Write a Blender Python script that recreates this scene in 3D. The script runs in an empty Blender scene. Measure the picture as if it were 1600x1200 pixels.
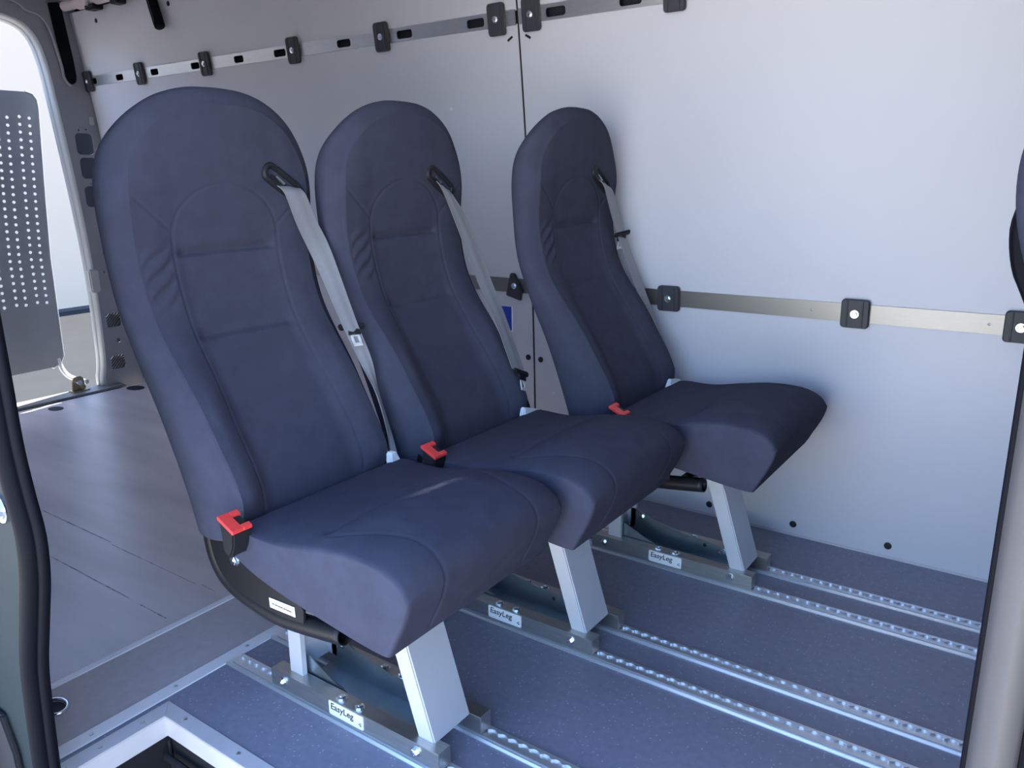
import bpy, bmesh, math, random
from mathutils import Vector, Matrix
random.seed(7)
SC = bpy.context.scene
COL = SC.collection

# ------------------------------------------------------------------ camera
cam_data = bpy.data.cameras.new('camera')
cam = bpy.data.objects.new('camera', cam_data)
COL.objects.link(cam)
cam_data.sensor_width = 36.0
cam_data.lens = 1240.0 / 1600.0 * 36.0
cam_data.clip_start = 0.02
cam_data.clip_end = 200
RX = Vector((0.81489281, 0.57939746, -0.01575697))
UP = -Vector((0.13664456, -0.21846064, -0.96623145))
FW = Vector((-0.56327433, 0.78522196, -0.25719352))
m = Matrix.Identity(4)
for i in range(3):
    m[i][0] = RX[i]; m[i][1] = UP[i]; m[i][2] = -FW[i]
m[2][3] = 1.1
cam.matrix_world = m
SC.camera = cam

# ------------------------------------------------------------------ sky, sun, exposure
world = bpy.data.worlds.new('sky'); SC.world = world
world.use_nodes = True
wn = world.node_tree.nodes; wl = world.node_tree.links
wn.clear()
sky = wn.new('ShaderNodeTexSky'); sky.sky_type = 'NISHITA'
sky.sun_disc = False; sky.sun_elevation = math.radians(67); sky.sun_rotation = math.radians(-13.3)
sky.air_density = 1.0; sky.dust_density = 0.3; sky.ozone_density = 4.0
bg = wn.new('ShaderNodeBackground'); bg.inputs[1].default_value = 0.36
wo = wn.new('ShaderNodeOutputWorld')
wl.new(sky.outputs[0], bg.inputs[0]); wl.new(bg.outputs[0], wo.inputs[0])
sd = bpy.data.lights.new('sun', 'SUN'); sd.energy = 11.0; sd.angle = 0.01; sd.color = (1.0, 0.93, 0.82)
sun = bpy.data.objects.new('sun', sd); COL.objects.link(sun)
sun.rotation_euler = Vector((0.09, -0.38, -0.92)).to_track_quat('-Z', 'Y').to_euler()
SC.view_settings.view_transform = 'Standard'
SC.view_settings.look = 'None'
SC.view_settings.gamma = 1.0
SC.view_settings.use_curve_mapping = False
SC.view_settings.exposure = 1.88

# ------------------------------------------------------------------ materials
MATS = {}
def mat(name, col, rough=0.5, metal=0.0, var=0.0, vscale=8.0, bump=0.0, bscale=200.0, sheen=0.0, spec=0.5, stretch=None):
    if name in MATS: return MATS[name]
    mt = bpy.data.materials.new(name); mt.use_nodes = True
    nt = mt.node_tree; b = nt.nodes['Principled BSDF']
    b.inputs['Base Color'].default_value = (*col, 1); b.inputs['Roughness'].default_value = rough
    b.inputs['Metallic'].default_value = metal; b.inputs['Specular IOR Level'].default_value = spec
    if sheen:
        b.inputs['Sheen Weight'].default_value = sheen; b.inputs['Sheen Roughness'].default_value = 0.5
    tc = nt.nodes.new('ShaderNodeTexCoord')
    src = tc.outputs['Object']
    if stretch:
        mp = nt.nodes.new('ShaderNodeMapping'); mp.inputs['Scale'].default_value = stretch
        nt.links.new(src, mp.inputs[0]); src = mp.outputs[0]
    if var:
        n = nt.nodes.new('ShaderNodeTexNoise'); n.inputs['Scale'].default_value = vscale; n.inputs['Detail'].default_value = 5
        nt.links.new(src, n.inputs['Vector'])
        r = nt.nodes.new('ShaderNodeMapRange'); r.inputs[1].default_value = 0.3; r.inputs[2].default_value = 0.7
        r.inputs[3].default_value = 1 - var; r.inputs[4].default_value = 1 + var
        nt.links.new(n.outputs[0], r.inputs[0])
        mx = nt.nodes.new('ShaderNodeVectorMath'); mx.operation = 'SCALE'
        mx.inputs[0].default_value = col
        nt.links.new(r.outputs[0], mx.inputs['Scale']); nt.links.new(mx.outputs[0], b.inputs['Base Color'])
    if bump:
        n2 = nt.nodes.new('ShaderNodeTexNoise'); n2.inputs['Scale'].default_value = bscale; n2.inputs['Detail'].default_value = 3
        nt.links.new(src, n2.inputs['Vector'])
        bp = nt.nodes.new('ShaderNodeBump'); bp.inputs['Strength'].default_value = bump; bp.inputs['Distance'].default_value = 0.001
        nt.links.new(n2.outputs[0], bp.inputs['Height']); nt.links.new(bp.outputs[0], b.inputs['Normal'])
    MATS[name] = mt
    return mt

def spots(mt, scale, thr, col, amount=0.6):
    """small light specks (flakes in vinyl, scuffs on laminate)"""
    nt = mt.node_tree; b = nt.nodes['Principled BSDF']
    tc = nt.nodes.new('ShaderNodeTexCoord')
    v = nt.nodes.new('ShaderNodeTexVoronoi'); v.inputs['Scale'].default_value = scale; v.inputs['Randomness'].default_value = 1
    nt.links.new(tc.outputs['Object'], v.inputs['Vector'])
    sep = nt.nodes.new('ShaderNodeSeparateColor'); nt.links.new(v.outputs['Color'], sep.inputs[0])
    a = nt.nodes.new('ShaderNodeMapRange'); a.inputs[1].default_value = thr * 0.7; a.inputs[2].default_value = thr
    a.inputs[3].default_value = amount; a.inputs[4].default_value = 0
    nt.links.new(v.outputs['Distance'], a.inputs[0])
    g = nt.nodes.new('ShaderNodeMath'); g.operation = 'GREATER_THAN'; g.inputs[1].default_value = 0.6
    nt.links.new(sep.outputs[0], g.inputs[0])
    mu = nt.nodes.new('ShaderNodeMath'); mu.operation = 'MULTIPLY'
    nt.links.new(a.outputs[0], mu.inputs[0]); nt.links.new(g.outputs[0], mu.inputs[1])
    mx = nt.nodes.new('ShaderNodeMix'); mx.data_type = 'RGBA'
    old = b.inputs['Base Color']
    if old.is_linked: nt.links.new(old.links[0].from_socket, mx.inputs[6])
    else: mx.inputs[6].default_value = old.default_value
    mx.inputs[7].default_value = (*col, 1)
    nt.links.new(mu.outputs[0], mx.inputs[0]); nt.links.new(mx.outputs[2], b.inputs['Base Color'])

FABRIC = mat('seat_fabric', (0.049, 0.051, 0.077), 0.92, var=0.08, vscale=25, bump=0.5, bscale=900, sheen=0.0, spec=0.06)
WALLP = mat('grey_laminate', (0.51, 0.505, 0.565), 0.38, var=0.02, vscale=3, spec=0.4)
spots(WALLP, 5.5, 0.045, (0.75, 0.77, 0.8), 0.5)
VINYL = mat('blue_vinyl', (0.20, 0.20, 0.265), 0.40, var=0.08, vscale=60, spec=0.4)
spots(VINYL, 110, 0.22, (0.5, 0.55, 0.65), 0.5)
PLY = mat('plywood_floor', (0.52, 0.46, 0.465), 0.34, var=0.16, vscale=2.2, stretch=(0.6, 3.0, 1.0), bump=0.15, bscale=120)
RIB = mat('antislip_mat', (0.46, 0.41, 0.42), 0.7, var=0.06, vscale=40, bump=1.0, bscale=500)
ALU = mat('aluminium', (0.62, 0.63, 0.65), 0.36, 1.0, var=0.05, vscale=30, stretch=(1, 12, 12))
ALUB = mat('brushed_rail', (0.24, 0.235, 0.23), 0.40, 1.0, var=0.04, vscale=30, stretch=(1, 20, 20))
TRACK = mat('track_aluminium', (0.72, 0.74, 0.78), 0.40, 0.85)
STRIPM = mat('floor_strip_metal', (0.53, 0.505, 0.53), 0.45, 0.15, var=0.06, vscale=12)
LEGM = mat('leg_powder_coat', (0.50, 0.52, 0.58), 0.42, 0.25)
STEEL = mat('mill_steel', (0.50, 0.50, 0.49), 0.34, 0.95, var=0.08, vscale=20, stretch=(1, 10, 10))
ZINC = mat('zinc_plate', (0.42, 0.50, 0.56), 0.30, 0.95, var=0.1, vscale=18)
BOLT = mat('zinc_bolt', (0.75, 0.77, 0.80), 0.22, 1.0)
BLACKP = mat('black_plastic', (0.014, 0.014, 0.017), 0.5, spec=0.25)
CLIPM = mat('clip_plastic', (0.040, 0.040, 0.050), 0.48, spec=0.3)
BLACKM = mat('black_steel', (0.011, 0.011, 0.013), 0.42, spec=0.25)
RUBBER = mat('black_rubber', (0.0045, 0.005, 0.008), 0.6, spec=0.08)
RED = mat('red_button', (0.72, 0.045, 0.04), 0.40)
WEB = mat('belt_webbing', (0.215, 0.215, 0.235), 0.55, var=0.06, vscale=400, stretch=(1, 1, 0.05), spec=0.5)
WHITE = mat('white_plastic', (0.78, 0.80, 0.84), 0.45)
LABELM = mat('label_paper', (0.70, 0.71, 0.74), 0.4)
INK = mat('dark_ink', (0.02, 0.02, 0.03), 0.6)
BLUE = mat('blue_print', (0.008, 0.045, 0.36), 0.35)
BLUE2 = mat('light_blue_print', (0.06, 0.13, 0.5), 0.35)
PAINT = mat('van_primer', (0.26, 0.265, 0.30), 0.45, var=0.04, vscale=6)
PAINTW = mat('white_body_paint', (0.46, 0.46, 0.47), 0.5)
PAINTG = mat('green_grey_body_paint', (0.018, 0.027, 0.031), 0.55, var=0.05, vscale=4, spec=0.08)
DARKV = mat('dark_cavity', (0.012, 0.014, 0.024), 0.8)
POSTM = mat('taupe_plastic', (0.085, 0.078, 0.078), 0.5, var=0.03, vscale=20)
ROOFM = mat('roof_panel', (0.72, 0.72, 0.73), 0.5)
GROUND = mat('asphalt_ground', (0.026, 0.0275, 0.0295), 0.95, var=0.04, vscale=3, spec=0.0)
BOUNCE = mat('bounce_pale', (0.47, 0.445, 0.41), 0.9, var=0.05, vscale=3)  # for the added ground that reflects sunlight into the van
BACKW = mat('pale_render_wall', (0.42, 0.33, 0.26), 0.9, spec=0.0)
PERF = mat('perforated_steel', (0.27, 0.28, 0.31), 0.5, 0.2, var=0.06, vscale=10)
PINK = mat('pinkish_primer', (0.52, 0.45, 0.46), 0.4)
SCUFF = mat('dark_scuff', (0.20, 0.19, 0.205), 0.6, var=0.5, vscale=60)
CHROME = mat('bright_chrome', (0.75, 0.76, 0.78), 0.3, 0.35)
BRIGHTS = mat('bright_floor_strip', (0.80, 0.76, 0.77), 0.5, 0.0, var=0.05, vscale=12)
SILLM = mat('sill_metal', (0.19, 0.19, 0.19), 0.5, 0.2)

# ------------------------------------------------------------------ mesh helpers
def link(name, me, material, parent=None, smooth=False, label=None, loc=None):
    o = bpy.data.objects.new(name, me); COL.objects.link(o)
    if material and not me.materials: me.materials.append(material)
    if smooth:
        for p in me.polygons: p.use_smooth = True
    if parent: o.parent = parent
    if label: o['label'] = label
    if loc: o.location = loc
    return o

def bm_mesh(name, bm):
    bmesh.ops.recalc_face_normals(bm, faces=bm.faces)
    me = bpy.data.meshes.new(name); bm.to_mesh(me); bm.free(); return me

def sharp(me, ang=35):
    try: me.set_sharp_from_angle(angle=math.radians(ang))
    except Exception: pass

def box_bm(bm, lo, hi, bev=0.0, seg=2):
    r = bmesh.ops.create_cube(bm, size=1.0)
    vs = r['verts']
    for v in vs:
        v.co = Vector([(lo[i] + hi[i]) / 2 + v.co[i] * (hi[i] - lo[i]) for i in range(3)])
    if bev:
        es = list({e for v in vs for e in v.link_edges})
        bmesh.ops.bevel(bm, geom=es, offset=bev, segments=seg, affect='EDGES', clamp_overlap=True)

def box(name, lo, hi, material, parent=None, bev=0.0, label=None):
    bm = bmesh.new(); box_bm(bm, lo, hi, bev)
    me = bm_mesh(name, bm)
    if bev:
        for p in me.polygons: p.use_smooth = True
        sharp(me, 40)
    return link(name, me, material, parent, label=label)

def prism_bm(bm, pts, axis, a, b):
    """polygon pts (2D) extruded along axis from a to b. axis 'X': pts=(y,z); 'Y': (x,z); 'Z': (x,y)"""
    def mk(p, t):
        return {'X': (t, p[0], p[1]), 'Y': (p[0], t, p[1]), 'Z': (p[0], p[1], t)}[axis]
    A = [bm.verts.new(mk(p, a)) for p in pts]; B = [bm.verts.new(mk(p, b)) for p in pts]
    bm.faces.new(A); bm.faces.new(list(reversed(B)))
    n = len(pts)
    for i in range(n): bm.faces.new((A[i], A[(i + 1) % n], B[(i + 1) % n], B[i]))

def prism(name, pts, axis, a, b, material, parent=None, bev=0.0, label=None, smooth=False):
    bm = bmesh.new(); prism_bm(bm, pts, axis, a, b)
    bmesh.ops.recalc_face_normals(bm, faces=bm.faces)
    if bev:
        bmesh.ops.bevel(bm, geom=list(bm.edges), offset=bev, segments=2, affect='EDGES', clamp_overlap=True)
    me = bm_mesh(name, bm)
    if bev or smooth:
        for p in me.polygons: p.use_smooth = True
        sharp(me, 35)
    return link(name, me, material, parent, label=label)

def tube_bm(bm, pts, r, seg=12, cap=True):
    pts = [Vector(p) for p in pts]; n = len(pts)
    rs = r if isinstance(r, (list, tuple)) else [r] * n
    rings = []; prev = None
    for i in range(n):
        t = (pts[min(i + 1, n - 1)] - pts[max(i - 1, 0)]).normalized()
        if prev is None:
            a = Vector((0, 0, 1)) if abs(t.z) < 0.9 else Vector((1, 0, 0))
            nrm = t.cross(a).normalized()
        else:
            nrm = (prev - t * prev.dot(t)).normalized()
        prev = nrm; bn = t.cross(nrm)
        rings.append([bm.verts.new(pts[i] + (nrm * math.cos(2 * math.pi * k / seg) + bn * math.sin(2 * math.pi * k / seg)) * rs[i]) for k in range(seg)])
    for i in range(n - 1):
        for k in range(seg):
            bm.faces.new((rings[i][k], rings[i][(k + 1) % seg], rings[i + 1][(k + 1) % seg], rings[i + 1][k]))
    if cap:
        bm.faces.new(list(reversed(rings[0]))); bm.faces.new(rings[-1])

def tube(name, pts, r, material, parent=None, seg=12, label=None, cap=True):
    bm = bmesh.new(); tube_bm(bm, pts, r, seg, cap)
    me = bm_mesh(name, bm)
    o = link(name, me, material, parent, smooth=True, label=label); sharp(me, 50)
    return o

def catmull(pts, n=8):
    P = [Vector(p) for p in pts]; out = []
    for i in range(len(P) - 1):
        p0 = P[max(i - 1, 0)]; p1 = P[i]; p2 = P[i + 1]; p3 = P[min(i + 2, len(P) - 1)]
        for k in range(n):
            t = k / n
            out.append(0.5 * ((2 * p1) + (p2 - p0) * t + (2 * p0 - 5 * p1 + 4 * p2 - p3) * t * t + (3 * p1 - p0 - 3 * p2 + p3) * t ** 3))
    out.append(P[-1]); return out

def resample(pts, step):
    L = [0.0]
    for a, b in zip(pts, pts[1:]): L.append(L[-1] + (b - a).length)
    n = max(2, int(round(L[-1] / step))); out = []; j = 0
    for i in range(n + 1):
        s = L[-1] * i / n
        while j < len(L) - 2 and L[j + 1] < s: j += 1
        t = (s - L[j]) / max(1e-9, L[j + 1] - L[j]); out.append(pts[j].lerp(pts[j + 1], min(1, t)))
    return out

def interp(tab, x):
    if x <= tab[0][0]: return tab[0][1]
    for (a, b), (c, d) in zip(tab, tab[1:]):
        if x <= c:
            return b + (d - b) * (x - a) / (c - a)
    return tab[-1][1]

class Smooth:
    """Catmull-Rom through a table"""
    def __init__(self, tab): self.t = tab
    def __call__(self, x):
        T = self.t
        if x <= T[0][0]: return T[0][1]
        if x >= T[-1][0]: return T[-1][1]
        for i in range(len(T) - 1):
            if x <= T[i + 1][0]:
                x1, y1 = T[i]; x2, y2 = T[i + 1]
                m1 = (y2 - T[i - 1][1]) / (x2 - T[i - 1][0]) if i else (y2 - y1) / (x2 - x1)
                m2 = (T[i + 2][1] - y1) / (T[i + 2][0] - x1) if i + 2 < len(T) else (y2 - y1) / (x2 - x1)
                h = x2 - x1; s = (x - x1) / h
                return (2*s**3-3*s**2+1)*y1 + (s**3-2*s**2+s)*h*m1 + (-2*s**3+3*s**2)*y2 + (s**3-s**2)*h*m2

def sstep(a, b, x):
    t = min(1, max(0, (x - a) / (b - a))); return t * t * (3 - 2 * t)

def rrect(cx, cy, w, h, r, n=4):
    pts = []
    for qx, qy, a0 in ((1, 1, 0), (-1, 1, 90), (-1, -1, 180), (1, -1, 270)):
        for k in range(n + 1):
            a = math.radians(a0 + 90 * k / n)
            pts.append((cx + qx * (w / 2 - r) + r * math.cos(a), cy + qy * (h / 2 - r) + r * math.sin(a)))
    return pts

def circle2(cx, cy, r, n=8):
    return [(cx + r * math.cos(2 * math.pi * k / n), cy + r * math.sin(2 * math.pi * k / n)) for k in range(n)]

def plate(name, outer, holes, f, thick, material, parent=None, label=None):
    """flat plate with holes. f maps (u, v, depth) -> xyz, depth 0..thick"""
    bm = bmesh.new(); edges = []; loops = []
    for lp in [outer] + holes:
        vs = [bm.verts.new((p[0], p[1], 0)) for p in lp]; loops.append(vs)
        for i in range(len(vs)): edges.append(bm.edges.new((vs[i], vs[(i + 1) % len(vs)])))
    bmesh.ops.triangle_fill(bm, use_beauty=True, use_dissolve=False, edges=edges, normal=(0, 0, 1))
    me0 = bpy.data.meshes.new('tmp'); bm.verts.index_update()
    V = [(v.co.x, v.co.y) for v in bm.verts]; Fc = [[v.index for v in fa.verts] for fa in bm.faces]
    LI = [[v.index for v in lp] for lp in loops]
    bm.free(); bpy.data.meshes.remove(me0)
    n = len(V)
    verts = [f(u, v, 0) for u, v in V] + [f(u, v, thick) for u, v in V]
    faces = Fc + [[i + n for i in reversed(fa)] for fa in Fc]
    for lp in LI:
        for i in range(len(lp)):
            a, b = lp[i], lp[(i + 1) % len(lp)]
            faces.append([a, b, b + n, a + n])
    me = bpy.data.meshes.new(name); me.from_pydata(verts, [], faces)
    b2 = bmesh.new(); b2.from_mesh(me); bmesh.ops.recalc_face_normals(b2, faces=b2.faces); b2.to_mesh(me); b2.free()
    return link(name, me, material, parent, label=label)

def cyl_bm(bm, c, axis, r, h, seg=16):
    c = Vector(c); a = Vector(axis).normalized()
    tube_bm(bm, [c, c + a * h], r, seg)

def bolt_mesh(name, axis, r=0.008, h=0.006):
    """washer + hex head with rounded cap, standing along axis from origin"""
    bm = bmesh.new(); a = Vector(axis)
    cyl_bm(bm, (0, 0, 0), a, r * 1.35, h * 0.25, 16)
    tube_bm(bm, [a * h * 0.25, a * h * 0.85, a * h], [r, r, r * 0.8], 6)
    tube_bm(bm, [a * h, a * h * 1.15], [r * 0.5, r * 0.42], 8)
    return bm_mesh(name, bm)

def empty(name, loc, label=None, cat=None, group=None, kind=None):
    o = bpy.data.objects.new(name, None); COL.objects.link(o); o.location = loc
    o.empty_display_size = 0.05
    tag(o, label, cat, group, kind); return o

def tag(o, label=None, cat=None, group=None, kind=None):
    if label: o['label'] = label
    if cat: o['category'] = cat
    if group: o['group'] = group
    if kind: o['kind'] = kind
    return o

def text_mesh(name, body, size, material, parent, loc, rot=(math.pi / 2, 0, 0), extrude=0.0002, align='LEFT', bold=0.0, shear=0.0):
    cu = bpy.data.curves.new(name, 'FONT'); cu.body = body; cu.size = size; cu.extrude = extrude; cu.align_x = align
    cu.offset = bold; cu.shear = shear; cu.resolution_u = 3
    to = bpy.data.objects.new(name, cu); COL.objects.link(to)
    dg = bpy.context.evaluated_depsgraph_get()
    me = bpy.data.meshes.new_from_object(to.evaluated_get(dg)); me.name = name
    bpy.data.objects.remove(to); bpy.data.curves.remove(cu)
    me.materials.clear()
    o = link(name, me, material, parent); o.location = loc; o.rotation_euler = rot
    return o

# ================================================================== THE SETTING
FY = 2.335            # far wall at the floor
NY = 0.50             # plane of the side door opening
XR = -4.25            # rear door frame
XF = 1.30             # front end that is modelled
TOPZ = 1.95
wall_y = Smooth([(-0.1, 2.335), (0.25, 2.335), (0.6, 2.328), (0.95, 2.311), (1.254, 2.288), (1.63, 2.249), (1.95, 2.205)])

# ---- outside
ground = box('ground', (-30, -25, -0.70), (25, 25, -0.60), GROUND)
tag(ground, 'pale grey ground outside the open rear doors', 'ground', kind='structure')
bw = box('wall_back', (-11.3, -12, -0.6), (-11.0, 20, 3.4), BACKW)
tag(bw, 'pale plain wall standing beyond the rear doors', 'wall', kind='structure')
box('base_joint', (-11.0, -12, -0.6), (-10.98, 20, -0.56), INK, bw)

pv = prism('bounce_ground', [(-6.2, -14), (14, -14), (14, 0.9), (-4.4, 0.9), (-4.4, 9.0), (-6.2, 9.0)], 'Z', -0.60, -0.585, BOUNCE)  # made-up sunlit apron out of view, bounces light in through the doors
tag(pv, 'pale ground added out of view to bounce sunlight through the doors', 'ground', kind='structure')

# ---- floor
floor = empty('floor', (0, 0, 0), 'van floor of plywood, ribbed mat and blue vinyl', 'floor', kind='structure')
box('plywood_sheet', (-4.17, NY - 0.02, -0.03), (-1.752, FY + 0.02, 0.0), PLY, floor)
box('ribbed_mat', (-1.752, NY - 0.02, -0.03), (-1.533, FY + 0.02, 0.0), RIB, floor)
prism('vinyl_sheet', [(-1.533, NY), (-1.485, NY), (-1.485, 0.772), (-0.12, 0.772), (-0.12, NY), (XF, NY), (XF, FY + 0.02), (-1.533, FY + 0.02)], 'Z', -0.03, 0.0, VINYL, floor)
box('metal_strip', (-1.763, NY, 0.0), (-1.743, FY, 0.003), BRIGHTS, floor, bev=0.001)
s2 = box('metal_strip', (-1.537, NY, 0.0), (-1.500, FY, 0.003), BRIGHTS, floor, bev=0.001)
sc_me = None
for k in range(9):
    bm = bmesh.new(); tube_bm(bm, [(0, 0, 0), (0, 0, 0.0008), (0, 0, 0.0012)], [0.005, 0.005, 0.003], 10)
    if sc_me is None: sc_me = bm_mesh('screw', bm)
    else: bm.free()
    link('screw', sc_me, STEEL, s2, loc=(-1.519, 0.62 + k * 0.19, 0.003))
for i, (x0, x1, y) in enumerate([(-2.80, -2.36, 1.117), (-2.34, -1.90, 1.110), (-2.42, -1.98, 0.963), (-1.93, -1.80, 0.961), (-1.88, -1.82, 1.117)]):
    bm = bmesh.new(); n = 24; A = []; B = []
    for k in range(n + 1):
        x = x0 + (x1 - x0) * k / n; w = (0.0005 + 0.0016 * random.random()) * (1 if 0 < k < n else 0.3)
        A.append(bm.verts.new((x, y - w + random.uniform(-.001, .001), 0.0006))); B.append(bm.verts.new((x, y + w, 0.0006)))
    for k in range(n): bm.faces.new((A[k], A[k + 1], B[k + 1], B[k]))
    link('scuff_mark', bm_mesh('scuff_mark', bm), SCUFF, floor)
# rear sill
box('sill_plate', (-4.31, 0.66, -0.05), (-4.185, 2.20, 0.010), SILLM, floor, bev=0.004)
box('sill_gap', (-4.185, 0.66, 0.0), (-4.172, 2.16, 0.001), DARKV, floor)
# tie-down pocket in the rear corner and at the sill
for (px, py, rr) in ((-4.10, 2.20, 0.045), (-4.06, 1.76, 0.035)):
    prism('tie_down_pocket', [(px + rr * 1.3 * math.cos(a * math.pi / 10), py + rr * 0.9 * math.sin(a * math.pi / 10)) for a in range(20)], 'Z', 0.0005, 0.0015, DARKV, floor)

# step well by the side door
well = empty('step_well', (-1.485, 0.772, 0), 'black step well edged with aluminium angle by the side door', 'step well', kind='structure')
well.matrix_world = Matrix.Translation((0, 0, 0)); well.location = (0, 0, 0)
wx0, wy0, fl = -1.485, 0.772, 0.040
prism('edging', [(wx0, wy0), (-0.10, wy0), (-0.10, wy0 - fl * 0.85), (wx0 + fl, wy0 - fl * 0.85)], 'Z', 0.0, 0.0035, STRIPM, well, bev=0.0008)
prism('edging', [(wx0, wy0), (wx0 + fl, wy0 - fl * 0.85), (wx0 + fl, NY - 0.03), (wx0, NY - 0.03)], 'Z', 0.0, 0.0035, STRIPM, well, bev=0.0008)
ix, iy = wx0 + fl, wy0 - fl * 0.85
box('edging_lip', (ix - 0.003, iy, -0.045), (-0.10, iy + 0.003, 0.0), STRIPM, well)
box('edging_lip', (ix - 0.003, NY - 0.03, -0.045), (ix, iy, 0.0), STRIPM, well)
bm = bmesh.new()
box_bm(bm, (ix - 0.008, NY - 0.03, -0.24), (ix - 0.002, iy + 0.006, -0.045)); box_bm(bm, (ix - 0.008, iy + 0.001, -0.24), (-0.10, iy + 0.007, -0.045))
box_bm(bm, (ix - 0.008, NY - 0.06, -0.26), (-0.10, iy + 0.006, -0.24)); box_bm(bm, (-0.12, NY - 0.06, -0.24), (-0.10, iy, -0.03))
link('step_box', bm_mesh('step_box', bm), BLACKP, well)
tube('step_rib', [(ix + 0.02, iy - 0.02, -0.075), (-0.12, iy - 0.02, -0.075)], 0.008, BLACKM, well)
tube('step_rib', [(ix + 0.01, iy - 0.004, -0.05), (ix + 0.01, iy - 0.004, -0.22)], 0.004, BLACKM, well)
for (sx, sy) in ((-1.466, 0.70), (-1.466, 0.61), (-1.466, 0.54), (-1.40, 0.756), (-1.22, 0.756), (-1.05, 0.756)):
    link('screw', sc_me, STEEL, well, loc=(sx, sy, 0.0035))

# ---- far wall with its panels
wall = empty('wall_left', (0, 0, 0), 'far side wall of the van lined with grey panels', 'wall', kind='structure')
def wall_strip(name, x0, x1, z0, z1, off, thick, material, parent, nz=None, label=None):
    nz = nz or max(1, int((z1 - z0) / 0.06)); bm = bmesh.new(); rows = []
    for k in range(nz + 1):
        z = z0 + (z1 - z0) * k / nz; y = wall_y(z) + off
        rows.append([bm.verts.new((x0, y, z)), bm.verts.new((x1, y, z)), bm.verts.new((x1, y + thick, z)), bm.verts.new((x0, y + thick, z))])
    for a, b in zip(rows, rows[1:]):
        for i in range(4): bm.faces.new((a[i], a[(i + 1) % 4], b[(i + 1) % 4], b[i]))
    bm.faces.new(rows[0][::-1]); bm.faces.new(rows[-1])
    me = bm_mesh(name, bm)
    o = link(name, me, material, parent, smooth=True, label=label); sharp(me, 30); return o
wall_strip('wall_skin', XR - 0.02, XF, -0.05, TOPZ, 0.035, 0.03, DARKV, wall)
XS = -1.572
for (x0, x1) in ((XR + 0.003, XS - 0.004), (XS + 0.004, XF)):
    wall_strip('panel', x0, x1, 0.004, 0.700, 0.0, 0.006, WALLP, wall)
    wall_strip('panel', x0, x1, 0.704, 1.561, 0.0, 0.006, WALLP, wall)
    wall_strip('panel', x0, x1, 1.600, 1.895, 0.0, 0.006, WALLP, wall)
wall_strip('seam_seal', XS - 0.005, XS + 0.0035, 0.0, 1.895, 0.0035, 0.01, BLACKP, wall)
wall_strip('bottom_edge', XR, XF, 0.0, 0.006, -0.004, 0.008, STRIPM, wall, nz=1)
plug_me = None
bm = bmesh.new(); tube_bm(bm, [(0, 0.001, 0), (0, -0.002, 0), (0, -0.0035, 0)], [0.0105, 0.0105, 0.006], 16); plug_me = bm_mesh('plug', bm)
for x, z in ((-1.156, .038), (-.886, .038), (-.615, .037), (-.344, .038), (-.073, .038), (-1.597, .448), (-1.543, .446), (-1.545, .246), (-1.60, .246), (-1.43, .038), (-3.95, .06)):
    link('plug', plug_me, BLACKP, wall, loc=(x, wall_y(z), z))
for x, z in ((-4.02, 1.839), (-3.412, 1.84)):
    link('plug', plug_me, CLIPM, wall, loc=(x, wall_y(z), z))
for sgn in (-1, 1):
    o = box('slot', (-0.012, -0.001, -0.004), (0.012, 0.001, 0.004), BLACKP, wall, bev=0.002)
    o.location = (XS + sgn * 0.035, wall_y(1.52) - 0.0005, 1.52); o.rotation_euler = (0, sgn * 0.55, 0)

# ---- lashing rails on the far wall
def clip_mesh(name, w, h):
    bm = bmesh.new()
    pts = rrect(0, 0, w, h, 0.010, 4)
    A = [bm.verts.new((p[0], 0.0, p[1])) for p in pts]; B = [bm.verts.new((p[0], -0.008, p[1])) for p in pts]
    Cc = [bm.verts.new((p[0] * 0.93, -0.012, p[1] * 0.95)) for p in pts]
    n = len(pts)
    for P, Q in ((A, B), (B, Cc)):
        for i in range(n): bm.faces.new((P[i], P[(i + 1) % n], Q[(i + 1) % n], Q[i]))
    bm.faces.new(A); bm.faces.new(Cc[::-1])
    for sx in (-1, 1):   # two raised ribs
        box_bm(bm, (sx * w * 0.27 - 0.0022, -0.0145, -h * 0.46), (sx * w * 0.27 + 0.0022, -0.010, h * 0.46), 0.001, 1)
    me = bm_mesh(name, bm)
    for p in me.polygons: p.use_smooth = True
    sharp(me, 30); return me
clip_hi = clip_mesh('clip', 0.066, 0.098); clip_mid = clip_mesh('clip', 0.074, 0.080)
cb = bolt_mesh('bolt', (0, -1, 0), 0.0085, 0.006)
def wall_clip(me, x, z, rail):
    t = math.atan((wall_y(z + 0.02) - wall_y(z - 0.02)) / 0.04)
    c = link('clip', me, CLIPM, rail, loc=(x, wall_y(z) - 0.007, z)); c.rotation_euler = (-t, 0, 0)
    link('bolt', cb, BOLT, c, loc=(0, -0.012, 0)); return c
zr = 1.580
hi = [(-4.255, -1.578, [-4.178, -3.932, -3.630, -3.309, -2.999, -2.734, -2.365, -2.057, -1.739], [-4.215, -3.742, -3.226, -2.644, -2.162, -1.648]),
      (-1.566, XF, [-1.426, -1.169, -0.80, -0.55, -0.1, 0.3], [-1.513, -1.029, -0.50, 0.0, 0.5])]
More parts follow.
